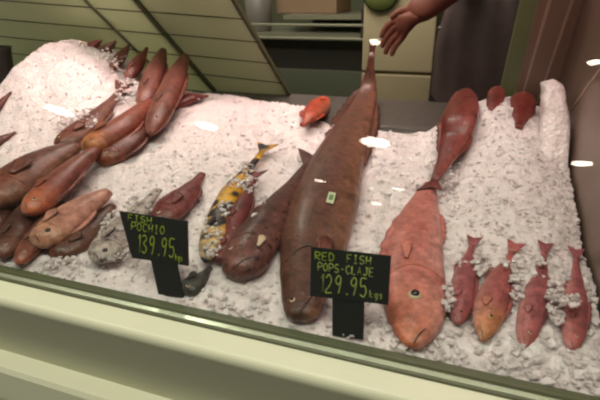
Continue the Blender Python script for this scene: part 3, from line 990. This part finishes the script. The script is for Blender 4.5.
# end panel at the right
e0 = at_x(603, 66, X_END); e1 = at_x(570, 112, X_END)
ep = [np.array([X_END, 0.006, Z0 - 0.01]), np.array([X_END, 0.006, Z0 + 0.005]), np.array([X_END, 0.22, Z0 + 0.55]), np.array([X_END, 0.86, Z0 + 0.55]), np.array([X_END, 0.86, Z0 - 0.01])]
pn = slab('end_panel', ep, 0.012, (1, 0, 0), M['brown'])
tag(pn, 'dull brown end panel closing the right side of the display', 'panel')
d = unit(e1 - e0); s_ = unit(np.cross(d, (1, 0, 0)))
slab('edge_strip', [e0 - s_ * .002, e1 - s_ * .001, e1 + s_ * .001, e0 + s_ * .002], -0.002, (1, 0, 0), M['brownlight'], pn)

# ------------------------------------------------------------------ slanted rear panels and post
ra = math.radians(32)                       # lean off vertical, towards the customer at the top
rn = np.array([0, -cos(ra), -sin(ra)])
r0 = np.array([0, 0.885, Z0 + 0.100])
def rp(px, py, off=0.0):
    return at_plane(px, py, r0 + rn * off, rn)
def on_ledge(px, off):                      # where the slanted plane meets the ledge, at this column
    lo, hi = 60, 130
    for _ in range(40):
        mid = (lo + hi) / 2
        if rp(px, mid, off)[2] > Z0 + 0.104: lo = mid
        else: hi = mid
    return mid
def panel(name, xt0, xt1, xb0, xb1, off, label, mt='litpanel'):
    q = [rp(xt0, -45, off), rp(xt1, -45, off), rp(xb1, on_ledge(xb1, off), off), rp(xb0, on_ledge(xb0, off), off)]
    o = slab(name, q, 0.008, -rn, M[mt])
    tag(o, label, 'panel')
    w = unit(q[1] - q[0])
    slab('edge_seal', [q[1] - w * 0.006, q[1] + w * 0.004, q[2] + w * 0.004, q[2] - w * 0.006], 0.012, -rn * 1.0, M['gasket'], o)
    return o
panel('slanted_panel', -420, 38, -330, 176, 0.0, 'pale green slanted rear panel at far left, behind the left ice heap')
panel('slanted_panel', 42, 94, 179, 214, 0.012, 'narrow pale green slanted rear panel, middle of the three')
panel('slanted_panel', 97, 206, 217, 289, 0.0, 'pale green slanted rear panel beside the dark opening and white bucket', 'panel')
pq = [rp(549, -45), rp(612, -45), rp(549, 104), rp(522, 104)]
po = slab('leaning_post', [rp(551, -45), rp(612, -45), rp(553, 104), rp(513, 104)], 0.05, -rn, M['brownpost'])
tag(po, 'brown leaning metal post at the right rear of the display', 'post')
slab('post_edge', [rp(561, -45, .002), rp(565, -45, .002), rp(521, 104, .002), rp(519, 104, .002)], 0.004, -rn, M['brownlight'], po)
slab('post_edge', [rp(586, -45, .002), rp(590, -45, .002), rp(538, 104, .002), rp(536, 104, .002)], 0.004, -rn, M['brownlight'], po)
gs = slab('green_strip', [rp(531, -45), rp(550, -45), rp(512, 104), rp(497, 104)], 0.012, -rn, M['green'])
tag(gs, 'olive green upright strip alongside the brown leaning post', 'strip')

# ------------------------------------------------------------------ behind the counter
struct(box('floor', (-1.2, -4.0, -0.02), (13.0, 14.5, 0.04), M['floor']))
struct(box('wall_back', (-0.6, 3.02, 1.5), (9.0, 0.1, 3.0), M['wall']))
struct(box('ceiling', (-1.2, -4.0, 3.05), (13.0, 14.5, 0.06), M['ceil']))
# work bench with rails
YB = 1.85
zt = at_y(262, 34, YB)[2]
xb0, xb1 = -1.9, at_y(366, 40, YB)[0]
wb = empty('work_bench', ((xb0 + xb1) / 2, YB + 0.3, 0)); tag(wb, 'steel work bench in the dark behind the counter, carrying the bucket', 'bench')
box('worktop', ((xb0 + xb1) / 2, YB + 0.30, zt - 0.012), (xb1 - xb0, 0.62, 0.024), M['bench'], wb)
for py in (25, 38.5):
    z = at_y(320, py, YB - 0.005)[2]
    box('rail', ((xb0 + xb1) / 2, YB - 0.012, z), (xb1 - xb0, 0.02, 0.012), M['bench'], wb, bevel=0.003)
zb = at_y(320, 70, YB + 0.03)[2]
box('cabinet_front', ((xb0 + xb1) / 2, YB + 0.32, (zt - 0.03 + zb) / 2), (xb1 - xb0, 0.55, zt - 0.03 - zb), M['dark'], wb)
box('plinth', ((xb0 + xb1) / 2, YB + 0.30, zb / 2), (xb1 - xb0, 0.60, zb), M['plinth'], wb)
zs = at_y(320, 15, YB + 0.1)[2]
xs0 = at_y(284, 15, YB + 0.1)[0]
box('shelf', ((xs0 + xb1) / 2, YB + 0.34, zs - 0.01), (xb1 - xs0, 0.5, 0.02), M['bench'], wb)
box('shelf_back', ((xs0 + xb1) / 2, YB + 0.56, (zs + zt) / 2 - 0.01), (xb1 - xs0, 0.02, zs - zt - 0.02), M['dark'], wb)
for xx in (xb0 + 0.02, xb1 - 0.012):
    box('upright', (xx, YB - 0.012, (zt + zs) / 2), (0.02, 0.018, zs - zt + 0.06), M['dark'], wb)
# bucket on the bench
bc = at_y(260, 34, YB + 0.17)
bk = empty('bucket', (bc[0], bc[1], zt)); tag(bk, 'grey white plastic bucket standing on the dark bench', 'bucket')
R0 = 0.063
lathe('shell', [(0.0, zt), (R0 * 0.9, zt), (R0 * 0.97, zt + 0.006), (R0 * 1.22, zt + 0.22), (R0 * 1.16, zt + 0.22), (R0 * 0.9, zt + 0.012), (0, zt + 0.01)], (bc[0], bc[1], 0), M['bucket'], bk)
lathe('rim', [(R0 * 1.2, zt + 0.205), (R0 * 1.3, zt + 0.207), (R0 * 1.3, zt + 0.222), (R0 * 1.16, zt + 0.224)], (bc[0], bc[1], 0), M['bucket'], bk)
# brown carton
c0 = at_y(276, 12, YB + 0.2); c1 = at_y(336, 12, YB + 0.2)
bx = box('carton', ((c0[0] + c1[0]) / 2, YB + 0.36, zs + 0.121), (c1[0] - c0[0], 0.30, 0.24), M['box'], bevel=0.004)
tag(bx, 'brown carton on the bench shelf right of the bucket', 'box')
# cream chest cabinet
YC = 1.72
a0 = at_y(362, 60, YC); a1 = at_y(433, 60, YC)
zl = at_y(400, 74, YC)[2]
cc = empty('cream_cabinet', ((a0[0] + a1[0]) / 2, YC + 0.3, 0)); tag(cc, 'cream enamel cabinet behind the pointing hand', 'cabinet')
W = a1[0] - a0[0]; XC = (a0[0] + a1[0]) / 2
box('lower_door', (XC, YC + 0.3, (zl - 0.004 + 0.08) / 2), (W, 0.6, zl - 0.004 - 0.08), M['cream'], cc, bevel=0.006)
box('upper_door', (XC, YC + 0.3, (zl + 0.008 + 1.62) / 2), (W, 0.6, 1.62 - zl - 0.008), M['cream'], cc, bevel=0.006)
box('groove', (XC, YC + 0.31, zl + 0.002), (W - 0.01, 0.57, 0.02), M['creamdark'], cc)
box('plinth', (XC, YC + 0.32, 0.04), (W - 0.04, 0.5, 0.08), M['dark'], cc)
# round green lid hung on the cabinet
tc_ = at_y(381, -8, YC - 0.012)
rx = Matrix.Rotation(math.radians(90), 3, 'X')
td = empty('round_lid', tc_); tag(td, 'round pale green lid with dark rim above the pointing hand', 'lid')
lathe('disc', [(0, 0.0), (0.072, 0.0), (0.072, 0.010), (0, 0.014)], tc_, M['bowlgreen'], td, 40, rx)
lathe('rim', [(0.070, -0.002), (0.077, -0.002), (0.077, 0.012), (0.070, 0.012)], tc_, M['rimdark'], td, 40, rx)
# dark bin at far left, behind the heap
dk = at_y(-4, 60, 0.655)
lathe_o = lathe('dark_tub', [(0, -0.12), (0.055, -0.12), (0.066, 0.02), (0.07, 0.035), (0.060, 0.035), (0.05, -0.05), (0, -0.05)], (dk[0] - 0.03, dk[1], dk[2]), M['dark'])
tag(lathe_o, 'dark round tub behind the left ice heap at the left edge', 'tub')

# ------------------------------------------------------------------ the person
def skinned(name, chain, mat, parent=None, sub=2):
    """chain: {id: ((x,y,z), (rx, ry), parent id)}; grows one continuous surface"""
    ids = list(chain)
    me = bpy.data.meshes.new(name)
    ix = {k: i for i, k in enumerate(ids)}
    me.from_pydata([chain[k][0] for k in ids], [(ix[chain[k][2]], ix[k]) for k in ids if chain[k][2] is not None], [])
    o = link(name, me, mat, parent)
    sk = o.modifiers.new('skin', 'SKIN'); sk.use_smooth_shade = True
    for i, k in enumerate(ids):
        v = me.skin_vertices[0].data[i]
        r = chain[k][1]
        v.radius = r if isinstance(r, tuple) else (r, r)
        v.use_root = chain[k][2] is None
    ss = o.modifiers.new('smooth', 'SUBSURF'); ss.levels = sub; ss.render_levels = sub
    return o


YP = 1.62
pe = at_y(437, 60, YP - 0.10)
px0 = pe[0] + 0.17                                  # body centre
wr = at_y(420, 12, 1.40); el = at_y(473, -30, 1.40)
kn = at_y(404, 24, 1.40)
person = empty('person', (px0, YP, 0))
tag(person, 'person in black top and dark apron reaching one bare hand over the counter', 'person')
sh_r = (px0 - 0.185, YP, 1.46); sh_l = (px0 + 0.185, YP, 1.46)
CH = {
    'pel': ((px0, YP, 0.96), (0.155, 0.105), None),
    'wst': ((px0, YP, 1.14), (0.140, 0.095), 'pel'), 'chs': ((px0, YP, 1.32), (0.160, 0.105), 'wst'), 'nkb': ((px0, YP, 1.46), (0.085, 0.075), 'chs'),
    'nck': ((px0, YP - 0.01, 1.54), (0.055, 0.058), 'nkb'), 'hd1': ((px0, YP - 0.03, 1.62), (0.070, 0.085), 'nck'), 'hd2': ((px0, YP - 0.025, 1.70), (0.078, 0.095), 'hd1'), 'hd3': ((px0, YP - 0.015, 1.76), (0.055, 0.07), 'hd2'),
    'shr': (sh_r, 0.060, 'nkb'), 'elr': (tuple(el), 0.056, 'shr'), 'far': (tuple(el * 0.55 + wr * 0.45), 0.056, 'elr'), 'wrr': (tuple(wr), (0.043, 0.036), 'far'),
    'shl': (sh_l, 0.060, 'nkb'), 'ell': ((px0 + 0.25, YP - 0.02, 1.18), 0.044, 'shl'), 'wrl': ((px0 + 0.24, YP - 0.16, 1.00), 0.028, 'ell'), 'pal': ((px0 + 0.23, YP - 0.22, 0.95), (0.04, 0.02), 'wrl'),
}
for s, x in (('r', -0.095), ('l', 0.095)):
    CH['hip' + s] = ((px0 + x, YP, 0.88), 0.098, 'pel'); CH['kne' + s] = ((px0 + x, YP - 0.01, 0.48), 0.062, 'hip' + s)
    CH['ank' + s] = ((px0 + x, YP + 0.02, 0.09), 0.042, 'kne' + s); CH['toe' + s] = ((px0 + x, YP - 0.14, 0.045), (0.042, 0.032), 'ank' + s)
# right hand: palm, four fingers of their own length and a thumb from the side
hd = unit(kn - wr); hs = unit(np.cross(hd, (0, -1, 0)))      # hs: across the palm
hn = unit(np.cross(hd, hs))
if hn[1] > 0: hn = -hn
pc = wr + hd * 0.05
CH['pc'] = (tuple(pc), (0.045, 0.028), 'wrr')
for i, (off, ln, sp_) in enumerate(((-0.034, 0.078, -0.18), (-0.012, 0.092, -0.06), (0.011, 0.088, 0.04), (0.032, 0.070, 0.14))):
    k0 = pc + hd * 0.045 + hs * off
    d1 = unit(hd * 0.95 + hs * sp_ * 0.5 + np.array([0, 0, -0.25])); d2 = unit(d1 + np.array([0, 0, -0.6])); d3 = unit(d2 + np.array([0, 0.1, -0.7]))
    k1 = k0 + d1 * ln * 0.45; k2 = k1 + d2 * ln * 0.33; k3 = k2 + d3 * ln * 0.26
    f = 'f%d' % i
    CH[f + 'a'] = (tuple(k0), 0.0145, 'pc'); CH[f + 'b'] = (tuple(k1), 0.0125, f + 'a'); CH[f + 'c'] = (tuple(k2), 0.011, f + 'b'); CH[f + 'd'] = (tuple(k3), 0.0095, f + 'c')
sgn = -1 if (hs @ np.array([-1, 0, 0.5])) < 0 else 1
t0 = wr + hd * 0.03 + hs * 0.034 * sgn
t1 = t0 + unit(hd * 0.9 + hs * sgn * 0.4 + hn * 0.3) * 0.035; t2_ = t1 + unit(hd + hs * sgn * 0.1 + np.array([0, 0, -0.35])) * 0.035
CH['ta'] = (tuple(t0), 0.015, 'wrr'); CH['tb'] = (tuple(t1), 0.0115, 'ta'); CH['tc'] = (tuple(t2_), 0.009, 'tb')
skinned('body', CH, M['skin'], person)
CL = {
    'pel': ((px0, YP, 0.98), (0.172, 0.122), None), 'wst': ((px0, YP, 1.14), (0.158, 0.112), 'pel'), 'chs': ((px0, YP, 1.32), (0.176, 0.120), 'wst'), 'nkb': ((px0, YP, 1.45), (0.105, 0.088), 'chs'),
    'shr': (sh_r, 0.075, 'nkb'), 'sle': (tuple(np.array(sh_r) * 0.45 + el * 0.55), 0.064, 'shr'),
    'shl': (sh_l, 0.075, 'nkb'), 'sll': ((px0 + 0.235, YP - 0.015, 1.26), 0.064, 'shl'),
}
skinned('shirt', CL, M['shirt'], person)
TR = {'pel': ((px0, YP, 0.97), (0.168, 0.118), None)}
for s, x in (('r', -0.098), ('l', 0.098)):
    TR['hip' + s] = ((px0 + x, YP, 0.86), 0.108, 'pel'); TR['kne' + s] = ((px0 + x, YP - 0.01, 0.48), 0.080, 'hip' + s); TR['ank' + s] = ((px0 + x, YP + 0.02, 0.11), 0.064, 'kne' + s)
skinned('trousers', TR, M['shirt'], person)
# apron: curved bib wrapped round the front
vs, fs = [], []
for i in range(26):
    z = 0.52 + 0.80 * i / 25
    for j in range(25):
        u = j / 24 * 2 - 1
        w = 0.185 - 0.03 * smooth(1.12, 1.32, z)
        th = u * 1.35
        fold = 0.006 * sin(u * 17 + z * 4) + 0.004 * sin(z * 23 + u * 5)
        vs.append((px0 + w * sin(th) * 1.02 , YP - 0.150 * cos(th) - 0.004 + fold - 0.012 * (1.2 - z), z))
for i in range(25):
    for j in range(24):
        a = i * 25 + j
        fs.append((a, a + 1, a + 26, a + 25))
ap = from_py('apron', vs, fs, M['apron'], person)
md = ap.modifiers.new('thickness', 'SOLIDIFY'); md.thickness = 0.003
bt = at_y(440, 28, YP - 0.125)
lathe('button', [(0, 0.0), (0.006, 0.0), (0.007, 0.003), (0, 0.005)], bt, M['white'], person, 16, rx)
# hair and face
vs, fs = [], []
for j in range(12):
    ph = pi / 2 * j / 11
    for i in range(28):
        th = 2 * pi * i / 28
        low = -0.015 if sin(th) < -0.3 else -0.07
        r = 0.088
        z = low * (1 - j / 11) + 0.085 * sin(ph)
        vs.append((px0 + r * cos(th) * cos(ph) ** 0.6, YP - 0.012 + 0.108 * sin(th) * cos(ph) ** 0.6, 1.735 + z))
for j in range(11):
    for i in range(28):
        i2 = (i + 1) % 28
        fs.append((j * 28 + i, j * 28 + i2, (j + 1) * 28 + i2, (j + 1) * 28 + i))
hr = from_py('hair', vs, fs, M['hair'], person)
for x in (-0.03, 0.03):
    bm = bmesh.new(); bmesh.ops.create_uvsphere(bm, u_segments=12, v_segments=8, radius=0.011)
    bmesh.ops.translate(bm, vec=(px0 + x, YP - 0.112, 1.685), verts=bm.verts); bm_obj('eye', bm, M['pupil'], person, True)
bm = bmesh.new(); bmesh.ops.create_cone(bm, segments=10, radius1=0.016, radius2=0.006, depth=0.045, cap_ends=True)
bmesh.ops.translate(bm, vec=(px0, YP - 0.122, 1.655), verts=bm.verts); bm_obj('nose', bm, M['skin'], person, True)
box('mouth', (px0, YP - 0.110, 1.612), (0.04, 0.012, 0.008), M['mouth'], person, bevel=0.003)

# ------------------------------------------------------------------ ceiling lamps of the hall, seen as reflections in the glass
def lamp_at(px, py, rad_px):
    d = ray(px, py)
    t = ((g0 - CAM) @ gn) / (d @ gn)
    X = CAM + d * t
    r = d - 2 * (d @ gn) * gn
    r = r / np.linalg.norm(r)
    k = (3.0 - X[2]) / r[2]
    Pn = X + r * k
    dist = t * np.linalg.norm(d) + k
    return Pn, rad_px * dist / F
for px, py, rr in ((60, 110, 13), (207, 125, 12), (375, 141, 16), (375, 40, 6), (582, 162, 9), (595, 60, 6), (376, 203, 6), (398, 188, 6), (320, 180, 6)):
    Pn, R = lamp_at(px, py, rr)
    lt = empty('ceiling_lamp', (Pn[0], Pn[1], 3.0)); tag(lt, 'round white ceiling lamp mirrored in the front glass', 'lamp', 'ceiling lamps mirrored in the glass')
    R = min(R, 0.42)
    lathe('diffuser', [(0, 2.985), (R * 0.94, 2.985), (R * 0.94, 3.0)], (Pn[0], Pn[1], 0), M['lamp'], lt, 28)
    lathe('trim_ring', [(R * 0.93, 3.02), (R * 0.93, 2.98), (R, 2.982), (R * 1.02, 3.02)], (Pn[0], Pn[1], 0), M['white'], lt, 28)


# ------------------------------------------------------------------ lights
def area(name, loc, target, sx, sy, power, col):
    l = bpy.data.lights.new(name, 'AREA'); l.shape = 'RECTANGLE'; l.size = sx; l.size_y = sy; l.energy = power; l.color = col
    o = bpy.data.objects.new(name, l); C.objects.link(o); o.location = loc
    o.rotation_euler = (Vector(target) - Vector(loc)).to_track_quat('-Z', 'Y').to_euler()
    return o
cn = box('added_canopy', (-0.95, 0.52, Z0 + 0.90), (2.5, 0.52, 0.04), M['brown'], bevel=0.006)  # unseen canopy, added to keep hall light off the ice and hold lamps
tag(cn, 'brown canopy added out of view to shade the ice and hold the case lamps', 'canopy')
l1 = area('case_light', (-0.72, 0.70, Z0 + 0.87), (-0.74, 0.78, Z0), 1.1, 0.10, 4.1, (1.0, 0.70, 0.66))
l1.data.spread = math.radians(88)
l2 = area('case_light', (0.05, 0.50, Z0 + 0.87), (0.05, 0.46, Z0), 0.3, 0.08, 0.8, (1.0, 0.66, 0.64))
l2.data.spread = math.radians(120)
area('hall_light', (-0.8, -0.45, 2.95), (-0.8, -0.25, 0.9), 3.4, 0.6, 47, (1.0, 0.96, 0.82))
area('staff_light', (-1.2, 1.25, 2.9), (-0.8, 1.6, 0.9), 2.8, 0.3, 38, (1.0, 0.95, 0.82))
w = bpy.data.worlds.new('world'); bpy.context.scene.world = w; w.use_nodes = True
w.node_tree.nodes['Background'].inputs[0].default_value = (0.9, 0.95, 0.75, 1)
w.node_tree.nodes['Background'].inputs[1].default_value = 0.10

bpy.context.scene.cycles.filter_width = 2.2
cd.dof.use_dof = True
cd.dof.focus_distance = 0.85
cd.dof.aperture_fstop = 9.0

vs_ = bpy.context.scene.view_settings
vs_.view_transform = 'Standard'; vs_.look = 'None'; vs_.exposure = 0.0; vs_.gamma = 1.0; vs_.use_curve_mapping = False
